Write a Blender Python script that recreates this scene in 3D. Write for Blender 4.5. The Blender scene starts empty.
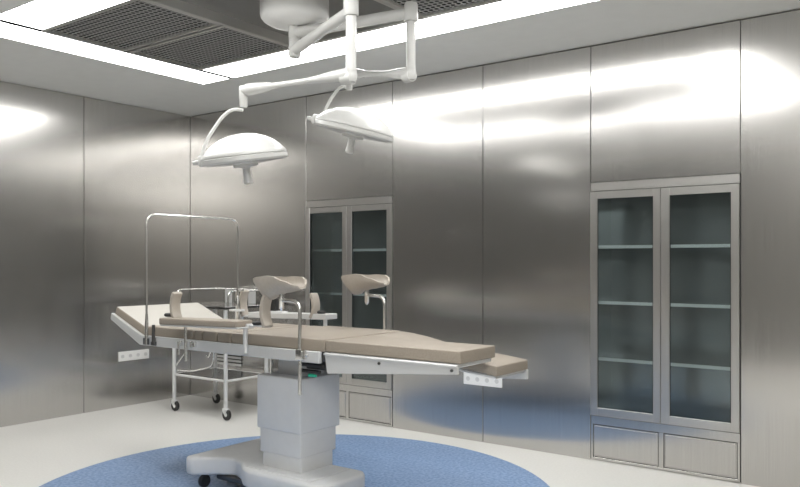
import bpy, bmesh, math, random
from mathutils import Vector, Matrix, Euler
random.seed(4)
S = bpy.context.scene
C = S.collection
V = Vector

# ---------------------------------------------------------------- camera
YAW = math.atan2(0.596, 0.803)
cd = bpy.data.cameras.new('camera'); cam = bpy.data.objects.new('camera', cd); C.objects.link(cam)
cam.location = (0, 0, 1.43); cam.rotation_euler = (math.pi/2, 0, YAW)
cd.sensor_width = 36; cd.lens = 767/800*36; cd.shift_y = 18.5/800; cd.clip_start = .02
S.camera = cam

# ---------------------------------------------------------------- world, exposure, light levels
w = bpy.data.worlds.new('world'); S.world = w; w.use_nodes = True
w.node_tree.nodes['Background'].inputs[0].default_value = (1, .985, .95, 1)
w.node_tree.nodes['Background'].inputs[1].default_value = .1
S.view_settings.view_transform = 'Standard'; S.view_settings.look = 'None'
S.view_settings.gamma = 1; S.view_settings.exposure = 0.0
PANEL_LIGHT = 11.5
ld = bpy.data.lights.new('added_ceiling_fill', 'AREA'); ld.shape = 'RECTANGLE'; ld.size = 1.5; ld.size_y = .9; ld.energy = 165; ld.color = (1, .99, .96)  # unseen fill light, added behind the camera to brighten the table column
lo_ = bpy.data.objects.new('added_ceiling_fill', ld); C.objects.link(lo_); lo_.location = (.15, -.4, 2.99)

# ---------------------------------------------------------------- materials
def mat(name, col, rough=.5, metal=0., **k):
    m = bpy.data.materials.new(name); m.use_nodes = True
    b = m.node_tree.nodes['Principled BSDF']
    b.inputs['Base Color'].default_value = (*col, 1); b.inputs['Roughness'].default_value = rough
    b.inputs['Metallic'].default_value = metal
    for a, v in k.items(): b.inputs[a.replace('_', ' ')].default_value = v
    return m
def noise_on(m, scale=(40, 40, 40), det=3, rlo=None, rhi=None, c0=None, c1=None, bump=0, dist=.002, nscale=1.0, p0=.35, p1=.65):
    nt = m.node_tree; b = nt.nodes['Principled BSDF']
    tc = nt.nodes.new('ShaderNodeTexCoord'); mp = nt.nodes.new('ShaderNodeMapping'); n = nt.nodes.new('ShaderNodeTexNoise')
    mp.inputs['Scale'].default_value = scale; n.inputs['Scale'].default_value = nscale; n.inputs['Detail'].default_value = det
    nt.links.new(tc.outputs['Object'], mp.inputs[0]); nt.links.new(mp.outputs[0], n.inputs['Vector'])
    if rlo is not None:
        r = nt.nodes.new('ShaderNodeMapRange'); r.inputs['From Min'].default_value = .3; r.inputs['From Max'].default_value = .7
        r.inputs['To Min'].default_value = rlo; r.inputs['To Max'].default_value = rhi
        nt.links.new(n.outputs[0], r.inputs[0]); nt.links.new(r.outputs[0], b.inputs['Roughness'])
    if c0:
        cr = nt.nodes.new('ShaderNodeValToRGB'); cr.color_ramp.elements[0].color = (*c0, 1); cr.color_ramp.elements[1].color = (*c1, 1)
        cr.color_ramp.elements[0].position = p0; cr.color_ramp.elements[1].position = p1
        nt.links.new(n.outputs[0], cr.inputs[0]); nt.links.new(cr.outputs[0], b.inputs['Base Color'])
    if bump:
        bp = nt.nodes.new('ShaderNodeBump'); bp.inputs['Strength'].default_value = bump; bp.inputs['Distance'].default_value = dist
        nt.links.new(n.outputs[0], bp.inputs['Height']); nt.links.new(bp.outputs[0], b.inputs['Normal'])
    return m
def emis(name, col, s):
    m = mat(name, (.9, .9, .9)); b = m.node_tree.nodes['Principled BSDF']
    b.inputs['Emission Color'].default_value = (*col, 1); b.inputs['Emission Strength'].default_value = s
    return m
M = {}
M['steel'] = noise_on(mat('brushed steel wall', (.50, .49, .47), .3, 1), (220, 220, 1.6), rlo=.19, rhi=.215, c0=(.575, .563, .545), c1=(.635, .622, .605))
def brushed(m, a):
    nt = m.node_tree; b = nt.nodes['Principled BSDF']; b.inputs['Anisotropic'].default_value = a
    g = nt.nodes.new('ShaderNodeNewGeometry'); x = nt.nodes.new('ShaderNodeVectorMath'); x.operation = 'CROSS_PRODUCT'; x.inputs[1].default_value = (0, 0, 1)
    nt.links.new(g.outputs['True Normal'], x.inputs[0]); nt.links.new(x.outputs[0], b.inputs['Tangent'])
brushed(M['steel'], .65)
def soft_lobe(m, rough, fac):
    '''brushed finish: a sharp reflection plus a broad soft one'''
    nt = m.node_tree; b = nt.nodes['Principled BSDF']; out = nt.nodes['Material Output']
    c = nt.nodes.new('ShaderNodeBsdfPrincipled'); c.inputs['Metallic'].default_value = 1; c.inputs['Roughness'].default_value = rough
    nt.links.new(b.inputs['Base Color'].links[0].from_socket, c.inputs['Base Color'])
    mx = nt.nodes.new('ShaderNodeMixShader'); mx.inputs[0].default_value = fac
    nt.links.new(b.outputs[0], mx.inputs[1]); nt.links.new(c.outputs[0], mx.inputs[2]); nt.links.new(mx.outputs[0], out.inputs[0])
soft_lobe(M['steel'], .36, .15)
M['steelframe'] = noise_on(mat('brushed steel frame', (.62, .60, .575), .34, 1), (300, 300, 4), rlo=.295, rhi=.305, c0=(.635, .62, .60), c1=(.645, .63, .61))
M['gap'] = mat('dark joint', (.30, .295, .285), .3, 1)
M['ceil'] = noise_on(mat('ceiling paint', (.60, .60, .58), .55), (8, 8, 8), c0=(.80, .80, .775), c1=(.82, .82, .795))
M['farwall'] = noise_on(mat('warm grey wall panel', (.40, .385, .36), .45), (5, 5, 5), c0=(.13, .125, .115), c1=(.145, .14, .13))
M['floor'] = noise_on(mat('white vinyl floor', (.74, .73, .70), .33), (60, 60, 60), c0=(.76, .75, .72), c1=(.80, .79, .76))
M['blue'] = noise_on(mat('blue vinyl', (.15, .27, .48), .4), (48, 48, 48), det=4, c0=(.15, .25, .45), c1=(.29, .41, .62))
M['panel'] = emis('light panel diffuser', (1, .995, .97), PANEL_LIGHT)
M['perf'] = mat('perforated grey metal', (.42, .42, .41), .45, .5)
M['perfback'] = mat('dark plenum', (.035, .035, .035), .8)
M['ductframe'] = mat('satin ceiling frame', (.80, .79, .76), .28, 1)
M['recess'] = mat('satin grey recess plate', (.36, .36, .36), .35, 1)
M['white'] = noise_on(mat('white enamel', (.66, .66, .65), .35), (12, 12, 12), c0=(.585, .585, .57), c1=(.615, .615, .60))
M['white'].node_tree.nodes['Principled BSDF'].inputs['Coat Weight'].default_value = .25
M['dome'] = noise_on(mat('white mount cover', (.84, .84, .83), .35), (12, 12, 12), c0=(.83, .83, .82), c1=(.86, .86, .85))
M['lens'] = mat('lamp lens', (.75, .76, .76), .15)
M['rail'] = noise_on(mat('pale satin rail metal', (.74, .745, .745), .32, .35), (60, 60, 60), rlo=.28, rhi=.36)
M['chrome'] = noise_on(mat('polished tube steel', (.80, .80, .79), .22, 1), (60, 60, 60), rlo=.2, rhi=.26)
M['plastic'] = noise_on(mat('grey moulded plastic', (.43, .435, .445), .42), (15, 15, 15), c0=(.70, .705, .71), c1=(.72, .725, .73))
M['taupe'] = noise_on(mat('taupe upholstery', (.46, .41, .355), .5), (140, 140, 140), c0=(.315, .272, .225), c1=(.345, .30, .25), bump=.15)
M['cream'] = noise_on(mat('pale cushion top', (.66, .63, .585), .5), (140, 140, 140), c0=(.49, .47, .43), c1=(.52, .50, .46), bump=.15)
M['cup'] = noise_on(mat('moulded beige pad', (.50, .455, .40), .45), (60, 60, 60), c0=(.42, .38, .33), c1=(.45, .405, .355))
M['black'] = mat('black rubber', (.02, .02, .02), .45)
M['dark'] = mat('dark grey metal', (.12, .12, .12), .35, .8)
M['green'] = mat('green plastic', (.03, .45, .28), .4)
M['outlet'] = mat('white outlet plastic', (.83, .83, .82), .35)
M['outdark'] = mat('outlet socket grey', (.62, .62, .62), .4)
M['shelf'] = mat('frosted shelf', (.95, .96, .95), .3)
M['cabin'] = mat('cabinet interior', (.50, .52, .525), .26, .7)
M['sheet'] = noise_on(mat('trolley sheet steel', (.16, .16, .165), .16, 1), (80, 80, 80), rlo=.14, rhi=.18)
def glass(name, tint, a):
    m = bpy.data.materials.new(name); m.use_nodes = True; nt = m.node_tree; nt.nodes.clear()
    o = nt.nodes.new('ShaderNodeOutputMaterial'); mx = nt.nodes.new('ShaderNodeMixShader')
    t = nt.nodes.new('ShaderNodeBsdfTransparent'); g = nt.nodes.new('ShaderNodeBsdfGlossy')
    t.inputs[0].default_value = (*tint, 1); g.inputs['Roughness'].default_value = .12; g.inputs[0].default_value = (.9, .95, .95, 1)
    fr = nt.nodes.new('ShaderNodeFresnel'); fr.inputs['IOR'].default_value = a
    nt.links.new(fr.outputs[0], mx.inputs[0]); nt.links.new(t.outputs[0], mx.inputs[1]); nt.links.new(g.outputs[0], mx.inputs[2])
    nt.links.new(mx.outputs[0], o.inputs[0]); return m
M['glass'] = glass('tinted cabinet glass', (.84, .875, .88), 1.5)

# ---------------------------------------------------------------- helpers
WLOC = {}
def obj(name, bm, m, parent=None, kind=None, smooth=None, label=None, mats=None):
    """link one mesh object; vertices are given in room coordinates"""
    me = bpy.data.meshes.new(name)
    bmesh.ops.recalc_face_normals(bm, faces=bm.faces)
    xs = [v.co for v in bm.verts]
    lo = V((min(c.x for c in xs), min(c.y for c in xs), min(c.z for c in xs))); hi = V((max(c.x for c in xs), max(c.y for c in xs), max(c.z for c in xs)))
    org = V(((lo.x+hi.x)/2, (lo.y+hi.y)/2, lo.z))
    bmesh.ops.translate(bm, verts=bm.verts, vec=-org)
    if smooth is not None:
        for f in bm.faces: f.smooth = True
        for e in bm.edges:
            if len(e.link_faces) == 2 and e.calc_face_angle(0) > math.radians(smooth): e.smooth = False
    bm.to_mesh(me); bm.free()
    for q in (mats or [m]): me.materials.append(q)
    o = bpy.data.objects.new(name, me); C.objects.link(o)
    WLOC[o.name] = org
    if parent is not None:
        o.parent = parent; o.location = org - WLOC[parent.name]
    else: o.location = org
    if kind: o['kind'] = kind
    if label: o['label'] = label
    return o
def thing(name, loc, label, cat, group=None):
    o = bpy.data.objects.new(name, None); C.objects.link(o); o.location = loc; o.empty_display_size = .1
    WLOC[o.name] = V(loc); tag(o, label, cat, group); return o
def tag(o, label, cat, group=None):
    o['label'] = label; o['category'] = cat
    if group: o['group'] = group
    return o
def copy_thing(o, off, label=None, parent=None):
    c = o.copy(); C.objects.link(c); WLOC[c.name] = WLOC[o.name] + V(off)
    if parent is None: c.location = o.location + V(off)
    else: c.parent = parent
    if label: c['label'] = label
    for ch in [x for x in bpy.data.objects if x.parent == o]: copy_thing(ch, off, None, c)
    return c
def NB(): return bmesh.new()
def box(bm, x0, x1, y0, y1, z0, z1, bev=0, seg=2, mtx=None):
    t = bmesh.new(); bmesh.ops.create_cube(t, size=1)
    for v in t.verts: v.co = V(((x0+x1)/2+v.co.x*(x1-x0), (y0+y1)/2+v.co.y*(y1-y0), (z0+z1)/2+v.co.z*(z1-z0)))
    if bev: bmesh.ops.bevel(t, geom=t.edges[:], offset=bev, segments=seg, affect='EDGES', profile=.5)
    if mtx: bmesh.ops.transform(t, matrix=mtx, verts=t.verts)
    merge(bm, t); return bm
def merge(bm, t):
    me = bpy.data.meshes.new('_t'); t.to_mesh(me); t.free(); bm.from_mesh(me); bpy.data.meshes.remove(me)
def fillet(pts, r, n=6):
    out = [V(pts[0])]
    for i in range(1, len(pts)-1):
        p, a, b = V(pts[i]), V(pts[i-1]), V(pts[i+1])
        rr = min(r, (a-p).length*.49, (b-p).length*.49)
        s, e = p+(a-p).normalized()*rr, p+(b-p).normalized()*rr
        for k in range(n+1):
            t = k/n; out.append(s*(1-t)**2 + p*2*t*(1-t) + e*t*t)
    out.append(V(pts[-1])); return out
def tube(bm, pts, r, n=12, cap=True, squash=None):
    pts = [V(p) for p in pts]; rs = r if isinstance(r, (list, tuple)) else [r]*len(pts)
    up = None; rings = []
    for i, p in enumerate(pts):
        d = (pts[min(i+1, len(pts)-1)] - pts[max(i-1, 0)]).normalized()
        if up is None: up = V((0, 0, 1)) if abs(d.z) < .9 else V((1, 0, 0))
        s = d.cross(up).normalized(); up = s.cross(d).normalized()
        sq = squash or 1
        rings.append([bm.verts.new(p + (s*math.cos(a)*sq + up*math.sin(a))*rs[i]) for a in [2*math.pi*k/n for k in range(n)]])
    for a, b in zip(rings, rings[1:]):
        for k in range(n): bm.faces.new((a[k], a[(k+1) % n], b[(k+1) % n], b[k]))
    if cap: bm.faces.new(rings[0][::-1]); bm.faces.new(rings[-1])
    return bm
def lathe(bm, prof, c, n=32, axis='z', mtx=None):
    """prof: (radius, height) pairs"""
    t = bmesh.new(); rings = []
    for r, h in prof:
        ring = []
        if r < 1e-5: ring = [t.verts.new((0, 0, h))]*n
        else: ring = [t.verts.new((r*math.cos(2*math.pi*k/n), r*math.sin(2*math.pi*k/n), h)) for k in range(n)]
        rings.append(ring)
    for a, b in zip(rings, rings[1:]):
        for k in range(n):
            q = []
            for v in (a[k], a[(k+1) % n], b[(k+1) % n], b[k]):
                if v not in q: q.append(v)
            if len(q) > 2: t.faces.new(q)
    for ring in (rings[0], rings[-1]):
        if ring[0] is not ring[1]: t.faces.new(ring)
    if axis == 'x': bmesh.ops.rotate(t, matrix=Matrix.Rotation(math.pi/2, 3, 'Y'), verts=t.verts)
    if axis == 'y': bmesh.ops.rotate(t, matrix=Matrix.Rotation(math.pi/2, 3, 'X'), verts=t.verts)
    if mtx is not None: bmesh.ops.transform(t, matrix=mtx, verts=t.verts)
    bmesh.ops.translate(t, verts=t.verts, vec=V(c)); merge(bm, t); return bm
def prism(bm, pts, ax, a0, a1, bev=0, seg=2):
    """extrude a 2D outline along axis ax (0,1,2) from a0 to a1"""
    t = bmesh.new()
    def P(p, a):
        q = list(p); q.insert(ax, a); return q
    v0 = [t.verts.new(P(p, a0)) for p in pts]; v1 = [t.verts.new(P(p, a1)) for p in pts]; n = len(pts)
    t.faces.new(v0); t.faces.new(v1[::-1])
    for i in range(n): t.faces.new((v0[i], v0[(i+1) % n], v1[(i+1) % n], v1[i]))
    bmesh.ops.recalc_face_normals(t, faces=t.faces)
    if bev:
        es = [e for e in t.edges if e.calc_face_angle(0) > .5]
        bmesh.ops.bevel(t, geom=es, offset=bev, segments=seg, affect='EDGES', profile=.5)
    merge(bm, t); return bm
def lerp(tab, u):
    for (a, x), (b, y) in zip(tab, tab[1:]):
        if u <= b:
            t = (u-a)/(b-a); t = t*t*(3-2*t); return x+(y-x)*t
    return tab[-1][1]

# ---------------------------------------------------------------- room shell
X0, X1, Y0, Y1, HC = -6.73, 1.0, -1.0, 5.28, 3.0
bm = NB(); box(bm, X0-.3, X1+.1, Y0-.1, Y1+.6, -.1, 0); obj('floor', bm, M['floor'], kind='structure')
bm = NB(); lathe(bm, [(0, 0), (1.63, 0), (1.63, .002), (0, .002)], (-3.36, 3.40, .0002), n=128)
obj('trim_1', bm, M['blue'], kind='structure', label='blue speckled round floor inlay')

def panel_strip(bm, cuts, fixed, thick, ax, zr, holes=()):
    """steel wall panels with narrow joints between them"""
    for a, b in zip(cuts, cuts[1:]):
        z0, z1 = zr
        if (a, b) in holes: z0 = 2.004
        g = .0025
        if ax == 'y': box(bm, a+g, b-g, fixed, fixed+thick, z0, z1, .0015, 1)
        else: box(bm, fixed-thick, fixed, a+g, b-g, z0, z1, .0015, 1)
CAB = [(-5.02, -4.0), (-2.20, -1.185)]
bm = NB(); panel_strip(bm, [X0, -5.02, -4.0, -3.1, -2.20, -1.185, -.1, X1], Y1, .018, 'y', (0, 2.988), CAB)
obj('wall_back', bm, M['steel'], kind='structure')
bm = NB()
for a, b in ((X0, CAB[0][0]), (CAB[0][1], CAB[1][0]), (CAB[1][1], X1)): box(bm, a+.001, b-.001, Y1+.019, Y1+.05, 0, 3.0)
for a, b in CAB: box(bm, a-.001, b+.001, Y1+.019, Y1+.05, 2.006, 3.0)
obj('wall_back_joint', bm, M['gap'], kind='structure')
bm = NB(); panel_strip(bm, [Y0, 1.6, 2.82, 4.048, Y1], X0, .018, 'x', (0, 2.996)); obj('wall_left', bm, M['steel'], kind='structure')
bm = NB(); box(bm, X0-.06, X0-.019, Y0, Y1+.02, 0, 3.0); obj('wall_left_joint', bm, M['gap'], kind='structure')

bm = NB(); box(bm, X1, X1+.08, Y0, Y1+.05, 0, 3.0); obj('wall_right', bm, M['farwall'], kind='structure')
bm = NB(); box(bm, X0-.06, X1+.08, Y0-.08, Y0, 0, 3.0); obj('wall_front', bm, M['farwall'], kind='structure')

# ceiling with a rectangular opening for the light frame
LX0, LX1, LY0, LY1, LW = -5.44, -1.37, 2.385, 4.415, .36
bm = NB()
box(bm, X0-.06, X1+.08, Y0-.08, LY0, HC, HC+.16); box(bm, X0-.06, X1+.08, LY1, Y1+.06, HC, HC+.16)
box(bm, X0-.06, LX0, LY0, LY1, HC, HC+.16); box(bm, LX1, X1+.08, LY0, LY1, HC, HC+.16)
box(bm, LX0-.01, LX1+.01, LY0-.01, LY1+.01, HC+.15, HC+.2)
obj('ceiling', bm, M['ceil'], kind='structure')

def light(x0, x1, y0, y1, label):
    t = thing('ceiling_light', ((x0+x1)/2, (y0+y1)/2, HC), label, 'light', 'flat light panels around the ceiling grille')
    g = .004
    bm = NB(); box(bm, x0+g+.004, x1-g-.004, y0+g+.004, y1-g-.004, HC+.002, HC+.012); obj('diffuser', bm, M['panel'], t)
    bm = NB()
    box(bm, x0+g, x0+g+.004, y0+g, y1-g, HC, HC+.05); box(bm, x1-g-.004, x1-g, y0+g, y1-g, HC, HC+.05)
    box(bm, x0+g, x1-g, y0+g, y0+g+.004, HC, HC+.05); box(bm, x0+g, x1-g, y1-g-.004, y1-g, HC, HC+.05)
    box(bm, x0+g, x1-g, y0+g, y1-g, HC+.046, HC+.05)
    obj('housing', bm, M['dark'], t)
IX0, IX1, IY0, IY1 = LX0+LW, LX1-LW, LY0+.35, LY1-.35
light(LX0, IX0, LY0, LY1, 'long white glowing ceiling panel along the left wall side')
light(LX1-LW, LX1, LY0, LY1, 'white glowing ceiling panel at the right end of the frame, nearest the tall right cabinet')
light(IX0+.035, IX1-.035, IY1, LY1, 'long white glowing ceiling panel parallel to the back cabinet wall, behind the surgical lamp arms')
light(IX0+.035, IX1-.035, LY0, IY0, 'white glowing ceiling panel on the near side, cut by the top edge of the photo')

# perforated air panels
def perf(x0, x1, y0, y1, label):
    t = thing('air_grille', ((x0+x1)/2, (y0+y1)/2, HC), label, 'air grille', 'perforated air grilles in the ceiling')
    f = .022
    bm = NB()
    box(bm, x0, x0+f, y0, y1, HC-.002, HC+.02, .002, 1); box(bm, x1-f, x1, y0, y1, HC-.002, HC+.02, .002, 1)
    box(bm, x0+f, x1-f, y0, y0+f, HC-.002, HC+.02, .002, 1); box(bm, x0+f, x1-f, y1-f, y1, HC-.002, HC+.02, .002, 1)
    obj('frame', bm, M['ductframe'], t)
    bm = NB(); a0, a1, b0, b1 = x0+f, x1-f, y0+f, y1-f
    p = .040; nx = round((a1-a0)/p); ny = round((b1-b0)/p); px, py = (a1-a0)/nx, (b1-b0)/ny
    G = {}
    def gv(i, j, k, x, y):
        key = (round(x, 5), round(y, 5))
        if key not in G: G[key] = bm.verts.new((x, y, HC+.010))
        return G[key]
    for i in range(nx):
        for j in range(ny):
            cx, cy = a0+(i+.5)*px, b0+(j+.5)*py
            o = [gv(0, 0, 0, cx+sx*px/2, cy+sy*py/2) for sx, sy in ((-1, -1), (0, -1), (1, -1), (1, 0), (1, 1), (0, 1), (-1, 1), (-1, 0))]
            h = [bm.verts.new((cx+.37*px*math.cos(q), cy+.37*py*math.sin(q), HC+.010)) for q in [math.radians(225+45*k) for k in range(8)]]
            for k in range(8): bm.faces.new((o[k], o[(k+1) % 8], h[(k+1) % 8], h[k]))
    obj('perforated_sheet', bm, M['perf'], t)
    bm = NB(); box(bm, x0+.005, x1-.005, y0+.005, y1-.005, HC+.06, HC+.07)
    for q in ((x0, x0+.004, y0, y1), (x1-.004, x1, y0, y1), (x0, x1, y0, y0+.004), (x0, x1, y1-.004, y1)): box(bm, *q, HC+.02, HC+.07)
    obj('plenum', bm, M['perfback'], t)
YM = 3.385; CX0, CX1 = -3.945, -2.865
perf(IX0+.004, CX0-.03, YM+.01, IY1-.004, 'perforated ceiling grille nearest the room corner')
perf(IX0+.004, CX0-.03, IY0+.004, YM-.01, 'perforated ceiling grille left of the lamp mount, cut by the top edge of the photo')
perf(CX1+.03, IX1-.004, YM+.01, IY1-.004, 'perforated ceiling grille right of the lamp mount, behind the right vertical lamp pole')
perf(CX1+.03, IX1-.004, IY0+.004, YM-.01, 'perforated ceiling grille right of the lamp mount, on the near side')
bm = NB()
t = thing('ceiling_recess_panel', ((CX0+CX1)/2, YM, HC), 'recessed plain grey ceiling panel with a satin frame, holding the round lamp mount', 'ceiling panel')
box(bm, CX0-.03, CX0, IY0+.004, IY1-.004, HC-.004, HC+.07, .004, 2); box(bm, CX1, CX1+.03, IY0+.004, IY1-.004, HC-.004, HC+.07, .004, 2)
box(bm, CX0, CX1, IY0+.004, IY0+.02, HC, HC+.07, .002, 1); box(bm, CX0, CX1, IY1-.02, IY1-.004, HC, HC+.07, .002, 1)
obj('frame', bm, M['ductframe'], t)
bm = NB(); box(bm, CX0, CX1, IY0+.02, IY1-.02, HC+.06, HC+.07); obj('plate', bm, M['recess'], t)

# ---------------------------------------------------------------- built-in glass cabinets
def cabinet(x0, x1, label):
    t = thing('glass_cabinet', ((x0+x1)/2, Y1+.2, 0), label, 'cabinet', 'built-in glass cabinets in the steel back wall')
    g = .003; a, b = x0+g, x1-g; D = .36; mid = (a+b)/2-.001
    bm = NB()   # casing
    for q in ((a, a+.016, Y1+.012, Y1+D, .005, 2.0), (b-.016, b, Y1+.012, Y1+D, .005, 2.0), (a, b, Y1+.012, Y1+D, 1.984, 2.0), (a, b, Y1+.012, Y1+D, .005, .025),
              (a, b, Y1+D-.01, Y1+D, .005, 2.0), (a+.016, b-.016, Y1+.03, Y1+D-.01, .31, .325)): box(bm, *q)
    obj('casing', bm, M['cabin'], t)
    bm = NB(); box(bm, a, b, Y1-.004, Y1+.012, 1.940, 2.0, .0015, 1); obj('header', bm, M['steelframe'], t)
    # plinth rail around the lower flaps
    bm = NB(); box(bm, a, b, Y1, Y1+.012, .262, .322, .001, 1); box(bm, a, b, Y1, Y1+.012, .004, .024, .001, 1)
    box(bm, a, a+.014, Y1, Y1+.012, .024, .262); box(bm, b-.014, b, Y1, Y1+.012, .024, .262); box(bm, mid-.016, mid+.016, Y1, Y1+.012, .024, .262)
    obj('lower_frame', bm, M['steel'], t)
    for p, q in ((a+.014, mid-.016), (mid+.016, b-.014)):
        bm = NB(); box(bm, p+.004, q-.004, Y1+.003, Y1+.014, .028, .258, .002, 1)
        box(bm, p+.012, q-.012, Y1-.0005, Y1+.004, .036, .250, .002, 1)
        obj('lower_flap', bm, M['steel'], t)
    for s, (p, q) in enumerate(((a, mid-.0015), (mid+.0015, b))):
        gl = .053 if s == 0 else .06; gr = .05 if s == 0 else .052
        bm = NB(); y0, y1 = Y1-.014, Y1+.008
        box(bm, p, p+gl, y0, y1, .327, 1.935, .002, 1); box(bm, q-gr, q, y0, y1, .327, 1.935, .002, 1)
        box(bm, p+gl, q-gr, y0, y1, .327, .384, .002, 1); box(bm, p+gl, q-gr, y0, y1, 1.884, 1.935, .002, 1)
        d = obj('door', bm, M['steelframe'], t)
        bm = NB(); box(bm, p+gl-.004, q-gr+.004, Y1-.005, Y1, .380, 1.888); obj('glass_pane', bm, M['glass'], d, label='tinted glass pane')
        bm = NB(); e = .004
        box(bm, p+gl, p+gl+e, Y1-.010, Y1-.005, .384, 1.884); box(bm, q-gr-e, q-gr, Y1-.010, Y1-.005, .384, 1.884)
        obj('gasket', bm, M['black'], d, label='black seal')
    for z in (.734, 1.139, 1.538):
        bm = NB(); box(bm, a+.018, b-.018, Y1+.020, Y1+D-.014, z-.008, z+.006, .001, 1); sh = obj('shelf', bm, M['cabin'], t)
        bm = NB(); box(bm, a+.018, b-.018, Y1+.013, Y1+.021, z-.012, z+.010, .001, 1); obj('front_edge', bm, M['shelf'], sh, label='white shelf front edge')
cabinet(*CAB[0], 'tall built-in glass-door cabinet behind the operating table, partly hidden by it')
cabinet(*CAB[1], 'tall built-in glass-door cabinet standing clear on the right of the back wall')

# ---------------------------------------------------------------- wall outlets and return grille
def outlet(wall, a, label):
    """white strip with four sockets"""
    L, z0, z1 = .35, .448, .543
    if wall == 'l':
        f = lambda u0, u1, d0, d1, y0, y1, bm, bev: box(bm, X0+d0, X0+d1, a+u0, a+u1, y0, y1, bev, 1)
    else:
        f = lambda u0, u1, d0, d1, y0, y1, bm, bev: box(bm, a+u0, a+u1, Y1-d1, Y1-d0, y0, y1, bev, 1)
    loc = (X0, a+L/2, z0) if wall == 'l' else (a+L/2, Y1, z0)
    t = thing('power_outlet_strip', loc, label, 'power outlet', 'white four-socket strips on the steel walls')
    bm = NB(); f(0, L, 0, .010, z0, z1, bm, .003); obj('cover_plate', bm, M['outlet'], t)
    for k in range(4):
        c = L*(k+.5)/4; bm = NB()
        R = Matrix.Rotation(math.pi/2, 4, 'Y' if wall == 'l' else 'X')
        p = (X0+.010, a+c, (z0+z1)/2) if wall == 'l' else (a+c, Y1-.010, (z0+z1)/2)
        sgn = 1 if wall == 'l' else -1
        n = 20; rr = .018
        t2 = bmesh.new()
        prof = [(rr, 0), (rr, .003), (rr-.004, .003), (rr-.005, .0008), (0, .0008)]
        lathe(t2, prof, (0, 0, 0), n=20)
        bmesh.ops.transform(t2, matrix=Matrix.Translation(p) @ R, verts=t2.verts); merge(bm, t2)
        for s in (-1, 1):
            f(c+s*.009-.003, c+s*.009+.003, .0105, .0135, (z0+z1)/2-.003, (z0+z1)/2+.003, bm, 0)
        obj('socket', bm, M['outdark'], t, smooth=40)
outlet('l', 4.41, 'white four-socket power strip low on left wall, under head end of the table')
outlet('b', -3.275, 'white four-socket power strip low on back wall, under foot end of the table')
t = thing('return_air_vent', (-6.12, Y1, .37), 'slatted light-grey air vent low on the back wall, seen between the trolley legs', 'air vent')
bm = NB(); box(bm, -6.345, -5.912, Y1-.008, Y1, .372, .530, .002, 1); obj('back_plate', bm, M['black'], t)
bm = NB()
for z in (.385, .420, .455, .490, .518):
    box(bm, -6.34, -5.91, Y1-.014, Y1-.008, z-.011, z+.012, .001, 1)
obj('slats', bm, M['outlet'], t)

# ---------------------------------------------------------------- surgical light
HUB = V((-3.35, 3.42, 0)); P1 = V((-2.634, 3.113, 0)); P2 = V((-2.572, 3.571, 0))
L = thing('surgical_light', (HUB.x, HUB.y, 2.7), 'white ceiling-mounted surgical light with two domed lamp heads on jointed arms', 'surgical light')
bm = NB(); lathe(bm, [(0, 3.058), (.205, 3.058), (.212, 3.05), (.212, 2.955), (.207, 2.935), (.195, 2.920), (.165, 2.902), (.12, 2.890), (.05, 2.885), (0, 2.885)], HUB, n=48)
obj('ceiling_dome', bm, M['dome'], L, smooth=50)
bm = NB(); lathe(bm, [(.037, 2.886), (.037, 2.80), (.0355, 2.798), (.0355, 2.795), (.037, 2.793), (.037, 2.705), (.033, 2.696), (0, 2.693)], HUB, n=24)
obj('hub_pole', bm, M['white'], L, smooth=50)
def atz(p, z): return V((p.x, p.y, z))
def arm(name, a, b, r0, r1, r2, ends=.3):
    d = b-a; pts = [a, a+d*.08, a+d*ends, a+d*.5, a+d*(1-ends), a+d*.92, b]
    bm = NB(); tube(bm, pts, [r0, r0, r1*1.05, r1, r1*1.05, r2, r2], 16)
    return obj(name, bm, M['white'], L, smooth=50)
arm('swing_arm', atz(HUB, 2.74), atz(P1, 2.765), .034, .03, .030)
arm('swing_arm', atz(HUB, 2.845), atz(P2, 2.86), .036, .032, .033)
bm = NB(); tube(bm, [atz(HUB, 2.845)+V((.06, .05, -.06)), atz(HUB, 2.845)+V((.02, .015, -.03))], .012, 8); obj('hub_knob', bm, M['chrome'], L)
def pole(p, ztop, zs, zb, r, rs):
    bm = NB(); lathe(bm, [(0, zs+.02), (r, zs+.02), (r, zb), (0, zb)], p, n=24); obj('drop_pole', bm, M['white'], L, smooth=40)
    bm = NB(); lathe(bm, [(0, ztop), (rs*.9, ztop), (rs, ztop-.012), (rs, zs+.008), (rs*.93, zs), (0, zs)], p, n=24); obj('pole_sleeve', bm, M['white'], L, smooth=40)
pole(P1, 2.895, 2.735, 2.452, .0285, .041)
pole(P2, 2.915, 2.81, 2.545, .0265, .040)
L1 = V((-3.396, 3.046, 0)); L2 = V((-3.266, 3.84, 0))
# joints under the poles
def joint(p, z0, z1, r, tgt):
    bm = NB(); lathe(bm, [(0, z1), (r, z1), (r, z1-.012), (r*.94, z1-.016), (r*1.05, z1-.03), (r*1.05, z0+.02), (r*.8, z0), (0, z0)], p, n=20)
    d = (tgt-p); d.z = 0; d.normalize(); c = V((p.x, p.y, (z0+z1)/2-.01))
    tube(bm, [c-d*.01, c+d*.055], [.036, .034], 16)
    return obj('knuckle', bm, M['white'], L, smooth=40)
joint(P1, 2.385, 2.452, .031, L1); joint(P2, 2.475, 2.545, .030, L2)
def spring(a, b):
    d = b-a; bm = NB()
    tt = [0, .03, .10, .20, .30, .40, .55, .72, .76, .86, .95, 1]
    rr = [.030, .037, .036, .030, .021, .017, .017, .019, .027, .033, .036, .028]
    tube(bm, [a+d*t for t in tt], rr, 16); return obj('spring_arm', bm, M['white'], L, smooth=60)
spring(V((P1.x, P1.y, 2.425)), V((L1.x, L1.y, 2.430)))
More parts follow.
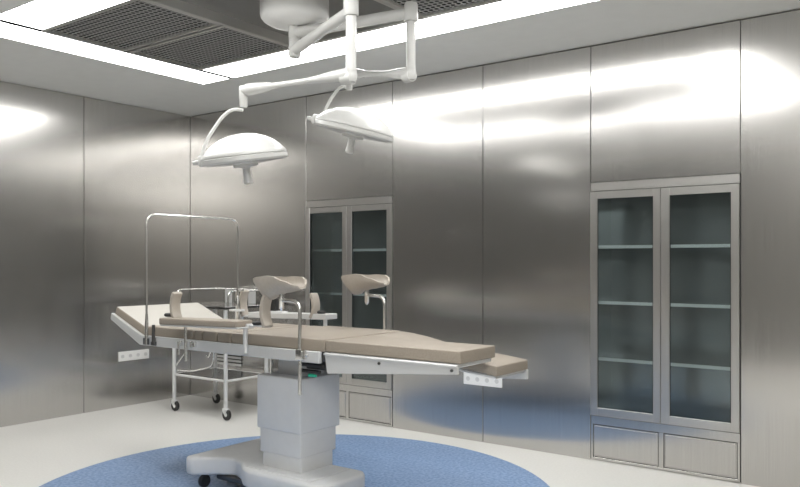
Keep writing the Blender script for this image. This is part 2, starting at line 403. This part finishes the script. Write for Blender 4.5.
spring(V((P2.x, P2.y, 2.51)), V((L2.x, L2.y, 2.665)))
def pivot(p, z0, z1, r):
    bm = NB(); lathe(bm, [(0, z1), (r*.85, z1), (r, z1-.012), (r, z0+.05), (r*.92, z0+.045), (r*.92, z0+.008), (r*.7, z0), (0, z0)], p, n=20)
    obj('pivot', bm, M['white'], L, smooth=40)
RT = V((math.cos(YAW), math.sin(YAW), 0)); FW = V((-math.sin(YAW), math.cos(YAW), 0)); UP = V((0, 0, 1))
def pix(px, py, D):
    """room point seen at a spot of the photo, D metres ahead"""
    return FW*D + RT*((px-400)/767*D) + UP*(1.43-(py-262)/767*D)
pivot(L1, 2.33, 2.455, .026)
pivot(L2, 2.555, 2.70, .024)
def head(c, roll, tilt, R, label_px):
    """domed lamp head; c = centre of the rim, roll = slope across, tilt = lean towards the viewer side"""
    Mx = Matrix.Translation(c) @ Matrix.Rotation(roll, 4, FW) @ Matrix.Rotation(tilt, 4, RT) @ Matrix.Rotation(YAW, 4, 'Z')
    bm = NB()
    lathe(bm, [(R, 0), (R*1.0, .012), (R*.97, .022), (R*.88, .048), (R*.74, .078), (R*.55, .104), (R*.34, .121), (R*.14, .128), (0, .129)], (0, 0, 0), n=48)
    bmesh.ops.transform(bm, matrix=Mx, verts=bm.verts)
    h = obj('lamp_head', bm, M['white'], L, smooth=60)
    bm = NB(); lathe(bm, [(R*.6, .0), (R*.99, -.002), (R*1.015, -.006), (R*1.015, -.028), (R*.985, -.036), (R*.6, -.036)], (0, 0, 0), n=48)
    bmesh.ops.transform(bm, matrix=Mx, verts=bm.verts); obj('rim', bm, M['white'], h, smooth=40)
    bm = NB(); lathe(bm, [(0, -.030), (R*.95, -.030), (R*.95, -.038), (R*.5, -.046), (0, -.048)], (0, 0, 0), n=48)
    bmesh.ops.transform(bm, matrix=Mx, verts=bm.verts); obj('lens', bm, M['lens'], h, smooth=40)
    bm = NB(); lathe(bm, [(0, -.04), (.075, -.04), (.07, -.062), (.032, -.066), (.022, -.075), (.024, -.13), (.028, -.155), (.018, -.166), (0, -.168)], (0, 0, 0), n=20)
    bmesh.ops.transform(bm, matrix=Mx, verts=bm.verts); obj('handle', bm, M['white'], h, smooth=40)
    bm = NB(); box(bm, -R-.020, -R+.05, -.045, .045, -.035, .03, .012, 2)
    t = bmesh.new(); lathe(t, [(0, 0), (.012, 0), (.016, .03), (.012, .05), (0, .052)], (0, 0, 0), n=12)
    bmesh.ops.transform(t, matrix=Matrix.Translation((-R-.008, 0, -.005)) @ Matrix.Rotation(-math.pi/2, 4, 'Y'), verts=t.verts); merge(bm, t)
    bmesh.ops.transform(bm, matrix=Mx, verts=bm.verts); obj('hinge_block', bm, M['white'], h, smooth=40)
    return Mx
D1 = L1.dot(FW); D2 = L2.dot(FW)
m1 = head(pix(244.5, 156, D1), math.radians(-7), math.radians(7), .245, 1)
m2 = head(pix(354.5, 128.5, D2), math.radians(13.5), math.radians(6), .262, 2)
def yoke(pts):
    bm = NB(); tube(bm, fillet(pts, .09, 8), .0105, 12); obj('yoke', bm, M['white'], L, smooth=60)
yoke([pix(243, 110, D1), pix(232, 109, D1), pix(222, 117, D1), pix(207, 139, D1), pix(201, 158, D1)])
yoke([pix(348, 85.5, D2), pix(341, 86, D2), pix(331, 98, D2), pix(324, 113, D2), pix(322, 124, D2)])

# ---------------------------------------------------------------- operating table
T = thing('operating_table', (-3.28, 3.38, 0), 'grey pedestal operating table with taupe cushions and pale raised head end on blue floor circle', 'operating table')
def P(name, bm, m, parent=T, smooth=None, label=None): return obj(name, bm, m, parent, smooth=smooth, label=label)
# base: cross foot flaring at the head end
out = [(-4.0, 3.10), (-3.93, 3.085), (-3.80, 3.20), (-3.70, 3.245), (-3.60, 3.205), (-3.50, 3.13), (-3.42, 3.10), (-2.87, 3.10), (-2.82, 3.15), (-2.82, 3.46), (-2.87, 3.51),
       (-3.42, 3.51), (-3.52, 3.53), (-3.66, 3.60), (-3.80, 3.70), (-3.93, 3.80), (-4.0, 3.77)]
bm = NB(); prism(bm, out, 2, .085, .2, .022, 4)
base = P('base', bm, M['plastic'], smooth=40)
bm = NB()
box(bm, -3.50, -2.95, 3.15, 3.48, .198, .204, .003, 1); P('base_top_plate', bm, M['plastic'])
for cx, cy in ((-3.90, 3.17), (-3.90, 3.70), (-2.93, 3.20), (-2.93, 3.42)):
    bm = NB(); lathe(bm, [(0, -.016), (.036, -.016), (.040, -.010), (.040, .010), (.036, .016), (0, .016)], (cx, cy, .0415), n=24, axis='x')
    P('caster', bm, M['black'], base, smooth=40)
bm = NB(); box(bm, -3.85, -2.95, 3.22, 3.45, .05, .09, .01, 1); P('chassis', bm, M['dark'], base)
# column in telescoping steps
def col(x0, x1, y0, y1, z0, z1):
    bm = NB(); box(bm, x0, x1, y0, y1, z0, z1, .010, 3); P('column_sleeve', bm, M['plastic'], smooth=35)
col(-3.430, -3.108, 3.225, 3.505, .19, .30)
col(-3.447, -3.105, 3.220, 3.53, .286, .44)
col(-3.465, -3.100, 3.212, 3.56, .429, .752)
bm = NB(); box(bm, -3.375, -3.17, 3.30, 3.50, .74, .87, .012, 2); P('neck', bm, M['plastic'], smooth=35)
bm = NB(); tube(bm, [(-3.405, 3.27, .745), (-3.405, 3.27, .87)], .011, 12); tube(bm, [(-3.405, 3.27, .79), (-3.405, 3.27, .835)], .015, 12); P('lift_pin', bm, M['chrome'], smooth=40)
bm = NB(); box(bm, -3.14, -2.98, 3.30, 3.42, .80, .87, .01, 2); tube(bm, [(-3.16, 3.27, .83), (-2.98, 3.27, .83)], .011, 10); tube(bm, [(-3.16, 3.27, .795), (-3.0, 3.27, .795)], .011, 10)
P('tilt_drive', bm, M['dark'], smooth=40)
bm = NB(); lathe(bm, [(0, -.035), (.010, -.035), (.010, .0), (.007, .02), (0, .02)], (-2.985, 3.20, .785), n=14, axis='x'); P('hose_connector', bm, M['green'], smooth=40, label='green hose connector')
# under frame and side rails
bm = NB(); box(bm, -4.43, -2.84, 3.12, 3.78, .885, .925, .004, 1); P('under_frame', bm, M['dark'])
def rail(y0, y1):
    bm = NB(); box(bm, -4.43, -2.83, y0, y1, .878, .942, .003, 1); return P('side_rail', bm, M['rail'], smooth=35)
nr = rail(3.075, 3.10); fr = rail(3.80, 3.825)
for x in (-4.27,):
    bm = NB(); box(bm, x-.0015, x+.0015, 3.0735, 3.076, .88, .935); P('rail_joint', bm, M['dark'], nr)
# head section, raised
def slab(pts_top, th, y0, y1, bev): return pts_top + [(x, z-th) for x, z in reversed(pts_top)]
ang = math.atan2(.125, .32); n = V((-math.sin(ang), 0, math.cos(ang)))   # slope up towards -X
def rot(x, z, ox=-4.43, oz=1.0): return (x, z)
hd = [(-4.43, 1.0), (-4.75, 1.122)]; off = V((math.sin(ang), math.cos(ang)))
def offp(p, d): return (p[0]-off.x*d, p[1]-off.y*d)
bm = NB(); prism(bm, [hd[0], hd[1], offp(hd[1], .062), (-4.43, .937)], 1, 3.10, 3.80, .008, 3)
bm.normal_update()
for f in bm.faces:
    if f.normal.z < .8: f.material_index = 1  # upward faces keep the paler colour, all others take taupe
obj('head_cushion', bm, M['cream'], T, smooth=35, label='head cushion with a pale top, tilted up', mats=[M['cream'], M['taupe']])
for y0, y1 in ((3.075, 3.10), (3.80, 3.825)):
    bm = NB(); prism(bm, [(-4.425, .940), (-4.775, 1.078), (-4.785, 1.032), (-4.45, .878), (-4.425, .878)], 1, y0, y1, .003, 1)
    P('head_rail', bm, M['rail'])
bm = NB(); prism(bm, [(-4.43, .93), (-4.755, 1.058), (-4.77, 1.035), (-4.44, .90)], 1, 3.105, 3.795); P('head_tray', bm, M['rail'])
# cushions
def cushion(x0, x1, y0=3.10, y1=3.80, z0=.940, z1=1.002, m='taupe', bev=.007):
    bm = NB(); box(bm, x0, x1, y0, y1, z0, z1, bev, 3); P('cushion', bm, M[m], smooth=35)
cushion(-4.428, -3.927, m='taupe'); cushion(-3.912, -3.843); cushion(-3.828, -3.705); cushion(-3.690, -3.575); cushion(-3.560, -3.43)
cushion(-3.42, -2.812, z1=1.008)
# near leg section
bm = NB(); box(bm, -2.804, -1.943, 3.10, 3.435, .943, 1.004, .006, 3); P('leg_cushion', bm, M['taupe'], smooth=35)
bm = NB(); prism(bm, [(-2.80, .940), (-1.95, .940), (-1.95, .895), (-2.78, .828)], 1, 3.085, 3.10, .002, 1)
box(bm, -2.80, -1.95, 3.077, 3.087, .927, .937, .001, 1)
lp = P('leg_plate', bm, M['rail'])
for x in (-2.42, -1.98):
    bm = NB(); tube(bm, [(x, 3.076, .912), (x, 3.086, .912)], .007, 10); P('bolt', bm, M['dark'], lp)
bm = NB(); box(bm, -2.78, -1.96, 3.11, 3.425, .922, .942, .003, 1); P('leg_tray', bm, M['rail'])
# far leg section, bent downwards
top = [(-2.804, 1.004), (-2.72, .998), (-2.60, .982), (-2.50, .962), (-2.38, .942), (-2.28, .928), (-2.16, .918), (-2.04, .906), (-1.945, .893)]
bm = NB(); prism(bm, [(x, z) for x, z in top] + [(x, z-.053) for x, z in reversed(top)], 1, 3.452, 3.80, 0)
bmesh.ops.bevel(bm, geom=[e for e in bm.edges if e.calc_face_angle(0) > .9], offset=.006, segments=3, affect='EDGES', profile=.5)
P('leg_cushion', bm, M['taupe'], smooth=35)
bm = NB(); prism(bm, [(-2.80, .94), (-2.38, .885), (-1.95, .838), (-1.95, .785), (-2.10, .775), (-2.78, .87)], 1, 3.80, 3.815, .002, 1); P('leg_plate', bm, M['rail'])
bm = NB(); prism(bm, [(-2.79, .943), (-2.4, .885), (-1.96, .838), (-1.96, .826), (-2.4, .872), (-2.79, .925)], 1, 3.47, 3.79); P('leg_tray', bm, M['rail'])

# anaesthesia screen hoop across the table
bm = NB(); tube(bm, fillet([(-4.35, 3.062, .90), (-4.35, 3.062, 1.745), (-4.35, 3.845, 1.745), (-4.35, 3.845, 1.15)], .075, 8), .0075, 12)
sc = P('screen_hoop', bm, M['chrome'], smooth=60)
bm = NB(); tube(bm, [(-4.35, 3.062, .885), (-4.35, 3.062, 1.02), (-4.35, 3.062, 1.09)], [.013, .013, .008], 12)
P('hoop_socket', bm, M['chrome'], sc, smooth=60)
bm = NB(); tube(bm, [(-4.35, 3.845, .93), (-4.35, 3.845, 1.09), (-4.35, 3.845, 1.12), (-4.35, 3.845, 1.18)], [.013, .017, .017, .008], 12); P('hoop_socket', bm, M['chrome'], sc, smooth=60)
bm = NB(); box(bm, -4.385, -4.335, 3.055, 3.075, .885, .93, .004, 1); P('clamp', bm, M['dark'], sc)
bm = NB(); box(bm, -4.42, -4.30, 3.82, 3.87, 1.065, 1.08, .003, 1); tube(bm, [(-4.36, 3.845, .90), (-4.36, 3.845, 1.07)], .014, 12); P('clamp', bm, M['rail'], sc)
bm = NB(); tube(bm, fillet([(-4.40, 3.87, 1.14), (-4.40, 3.87, 1.215), (-4.32, 3.87, 1.222)], .06, 8), .008, 10); P('hook_handle', bm, M['chrome'], sc, smooth=60)
bm = NB(); tube(bm, [(-4.28, 3.064, .89), (-4.28, 3.064, 1.02)], .011, 10); box(bm, -4.30, -4.26, 3.055, 3.076, .885, .91, .003, 1); P('rail_post', bm, M['dark'], smooth=40)

# leg holders
def holder(px, y, xc, ztop, zbot, s):
    bm = NB(); tube(bm, fillet([(px, y, zbot), (px, y, 1.212), (xc, y, 1.216)], .06, 8), .0105, 12)
    h = P('leg_holder', bm, M['chrome'], smooth=60)
    bm = NB(); tube(bm, [(xc, y, 1.155), (xc, y, 1.165), (xc, y, 1.17), (xc, y, 1.25), (xc, y, 1.255), (xc, y, 1.295)], [.006, .010, .015, .015, .008, .007], 12)
    P('cup_stem', bm, M['chrome'], h, smooth=50)
    bm = NB(); box(bm, px-.022, px+.022, y-.016, y+.016, .89, .95, .005, 2); tube(bm, [(px+.035, y, .90), (px+.035, y, .945)], .012, 10); tube(bm, [(px-.02, y, .92), (px+.06, y, .92)], .008, 10)
    P('clamp', bm, M['chrome'], h, smooth=40)
    # moulded half-shell cup
    nu, nv = 26, 16; x0, x1 = xc-.165, xc+.155; zt = 1.352
    bot = [(0, -.050), (.1, -.095), (.2, -.125), (.30, -.124), (.45, -.098), (.7, -.082), (.9, -.072), (1, -.060)]
    nearz = [(0, -.015), (.12, -.006), (.38, .002), (.50, .0), (.76, -.024), (1, -.050)]
    farz = [(0, -.02), (.15, -.004), (.4, -.006), (.6, -.002), (.8, -.004), (.92, -.018), (1, -.045)]
    wid = [(0, .050), (.12, .062), (.5, .066), (.8, .064), (.93, .050), (1, .025)]
    bm = NB(); g = []
    for i in range(nu+1):
        u = i/nu; row = []
        for j in range(nv+1):
            v = -1+2*j/nv; e = lerp(nearz if v < 0 else farz, u); b = lerp(bot, u)
            z = b+(e-b)*abs(v)**1.7
            row.append(bm.verts.new((x0+(x1-x0)*u, y+lerp(wid, u)*math.sin(v*math.pi/2), zt+z)))
        g.append(row)
    for i in range(nu):
        for j in range(nv): bm.faces.new((g[i][j], g[i][j+1], g[i+1][j+1], g[i+1][j]))
    bmesh.ops.recalc_face_normals(bm, faces=bm.faces)
    bmesh.ops.solidify(bm, geom=bm.faces[:], thickness=-.011)
    P('leg_cup', bm, M['cup'], h, smooth=60, label='moulded beige knee cup')
holder(-2.955, 3.058, -3.098, 1.22, .70, 1)
holder(-2.975, 3.845, -3.12, 1.22, .86, 1)

# arm boards with upright pads
def pad(parent, x, y, z, sgn, h=.155):
    bm = NB(); n = 10; ins = []; ou = []
    for k in range(n+1):
        a = -0.62+1.24*k/n; R = h/1.16
        cx, cz = R*math.cos(a), R*math.sin(a)
        ins.append((x-sgn*(cx-R)*-1, z+h/2+cz)); R2 = R+.024
        ou.append((x-sgn*(R2*math.cos(a)-R)*-1, z+h/2+R2*math.sin(a)))
    prism(bm, ins + ou[::-1], 1, y-.035, y+.035, .006, 2)
    P('arm_pad', bm, M['cup'], parent, smooth=35)
def knob(parent, x, y, z):
    bm = NB(); lathe(bm, [(0, 0), (.022, 0), (.030, .006), (.030, .016), (.024, .022), (0, .022)], (x, y, z), n=18); P('knob', bm, M['black'], parent, smooth=40)
# near
bm = NB(); prism(bm, [(-4.07, 1.030), (-3.35, 1.046), (-3.35, 1.056), (-4.07, 1.040)], 1, 2.96, 3.08, .003, 1)
box(bm, -3.40, -3.345, 3.03, 3.085, 1.045, 1.072, .003, 1)
ab = P('arm_board', bm, M['rail'])
bm = NB(); prism(bm, [(-4.075, 1.038), (-3.36, 1.054), (-3.36, 1.092), (-4.075, 1.080)], 1, 2.955, 3.085, .008, 3); P('arm_board_pad', bm, M['taupe'], ab, smooth=35)
bm = NB(); tube(bm, [(-3.93, 3.05, .81), (-3.93, 3.05, 1.04)], .0105, 12); P('board_post', bm, M['chrome'], ab, smooth=40)
bm = NB(); tube(bm, [(-4.0, 3.05, .845), (-4.0, 3.05, .93)], .008, 10); P('board_post', bm, M['chrome'], ab, smooth=40)
bm = NB(); tube(bm, [(-3.385, 3.05, .90), (-3.385, 3.05, 1.05)], .014, 12); P('board_post', bm, M['rail'], ab, smooth=40)
bm = NB(); box(bm, -4.01, -3.99, 3.05, 3.078, .90, .93, .004, 1); P('clamp', bm, M['chrome'], ab)
bm = NB(); box(bm, -3.90, -3.888, 3.055, 3.078, .895, .935, .003, 1); box(bm, -3.89, -3.86, 3.062, 3.07, .910, .918); box(bm, -3.868, -3.856, 3.055, 3.078, .90, .935, .003, 1); P('clamp', bm, M['chrome'], ab)
pad(ab, -4.0, 3.03, 1.082, -1, .150); pad(ab, -3.20, 3.04, 1.070, -1, .165)
knob(ab, -4.085, 3.04, 1.083); knob(ab, -3.285, 3.05, 1.068)
bm = NB(); box(bm, -3.345, -3.19, 3.04, 3.06, 1.060, 1.068, .002, 1); P('pad_bracket', bm, M['rail'], ab)
# far
bm = NB(); prism(bm, [(-4.27, 1.020), (-3.50, 1.038), (-3.50, 1.076), (-4.27, 1.060)], 1, 3.87, 3.99, .004, 2); ab2 = P('arm_board', bm, M['rail'])
bm = NB(); tube(bm, [(-3.53, 3.90, .95), (-3.53, 3.90, 1.045)], .014, 12); tube(bm, [(-3.53, 3.90, .95), (-3.53, 3.81, .92)], .012, 10)
P('board_post', bm, M['rail'], ab2, smooth=40)
bm = NB(); tube(bm, [(-4.37, 3.90, .90), (-4.37, 3.90, 1.03)], .014, 12); tube(bm, [(-4.37, 3.90, .91), (-4.37, 3.81, .91)], .012, 10)
P('board_post', bm, M['rail'], ab2, smooth=40)
pad(ab2, -4.345, 3.90, 1.035, -1, .175); pad(ab2, -3.63, 3.90, 1.050, 1, .155)
bm = NB(); box(bm, -4.39, -4.26, 3.88, 3.93, 1.022, 1.037, .003, 1); P('pad_bracket', bm, M['rail'], ab2)
knob(ab2, -3.575, 3.91, 1.073)
bm = NB(); box(bm, -4.10, -3.94, 3.895, 3.955, 1.064, 1.076, .002, 1); P('board_plate', bm, M['rail'], ab2)
bm = NB(); box(bm, -4.125, -4.02, 3.905, 3.945, 1.076, 1.165, .008, 2); P('lock_housing', bm, M['black'], ab2, smooth=35)

# ---------------------------------------------------------------- instrument trolley
tx0, tx1, ty0, ty1 = -6.14, -5.40, 4.63, 5.13
K = thing('instrument_trolley', ((tx0+tx1)/2, (ty0+ty1)/2, 0), 'four-legged steel instrument trolley on casters in the room corner behind the operating table', 'trolley')
def Q(name, bm, m, parent=K, smooth=None): return obj(name, bm, m, parent, smooth=smooth)
for i, (x, y) in enumerate(((tx0, ty0), (tx1, ty0), (tx0, ty1), (tx1, ty1))):
    bm = NB(); tube(bm, [(x, y, .10), (x, y, 1.02)], .019, 14); lg = Q('leg', bm, M['rail'], smooth=40)
    bm = NB()
    box(bm, x-.028, x+.034, y-.022, y+.022, .085, .105, .004, 1)
    prism(bm, [(x-.024, .088), (x+.030, .088), (x+.024, .048), (x+.008, .044)], 1, y-.022, y-.018); prism(bm, [(x-.024, .088), (x+.030, .088), (x+.024, .048), (x+.008, .044)], 1, y+.018, y+.022)
    cf = Q('caster_fork', bm, M['rail'], lg)
    bm = NB(); lathe(bm, [(.030, -.014), (.046, -.014), (.050, -.009), (.050, .009), (.046, .014), (.030, .014)], (x+.016, y, .0502), n=24, axis='y'); Q('wheel', bm, M['black'], lg, smooth=40)
    bm = NB(); lathe(bm, [(0, -.023), (.008, -.023), (.010, -.015), (.032, -.0125), (.032, .0125), (.010, .015), (.008, .023), (0, .023)], (x+.016, y, .0502), n=20, axis='y'); Q('wheel_hub', bm, M['outlet'], lg, smooth=40)
bm = NB(); box(bm, tx0-.03, tx1+.03, ty0-.03, ty1+.02, 1.0, 1.025, .004, 1); Q('top_tray', bm, M['sheet'])
bm = NB(); box(bm, tx0, tx1, ty0, ty1, .352, .358); Q('lower_shelf', bm, M['sheet'])
bm = NB()
for a, b in (((tx0, ty0), (tx1, ty0)), ((tx0, ty1), (tx1, ty1)), ((tx0, ty0), (tx0, ty1)), ((tx1, ty0), (tx1, ty1))):
    tube(bm, [(*a, .350), (*b, .350)], .0115, 10)
Q('shelf_rail', bm, M['rail'], smooth=40)
bm = NB(); tube(bm, fillet([(tx0, ty0+.03, 1.02), (tx0, ty0+.03, 1.162), (tx0, ty1+.01, 1.162), (tx1, ty1+.01, 1.162), (tx1, ty0+.03, 1.162), (tx1, ty0+.03, 1.02)], .055, 8), .0085, 12)
gr = Q('guard_rail', bm, M['chrome'], smooth=60)
for x in (-6.0, -5.66):
    bm = NB(); box(bm, x, x+.10, ty1+.006, ty1+.012, 1.02, 1.162, .001, 1); Q('rail_support', bm, M['rail'], gr)
bm = NB(); tube(bm, fillet([(tx0+.01, ty0+.02, .382), (tx0+.20, ty0+.05, .385), (tx0+.42, ty0+.12, .44), (tx0+.44, ty0+.12, .62), (tx0+.40, ty0+.12, .60), (tx0+.36, ty0+.12, .52), (tx0+.33, ty0+.12, .54)], .07, 6), .011, 10)
Q('bent_tube', bm, M['chrome'], smooth=60)
bm = NB(); tube(bm, [(tx0, ty0+.01, .42), (tx0+.25, ty0+.01, .66)], .009, 10); Q('brace', bm, M['chrome'], smooth=60)
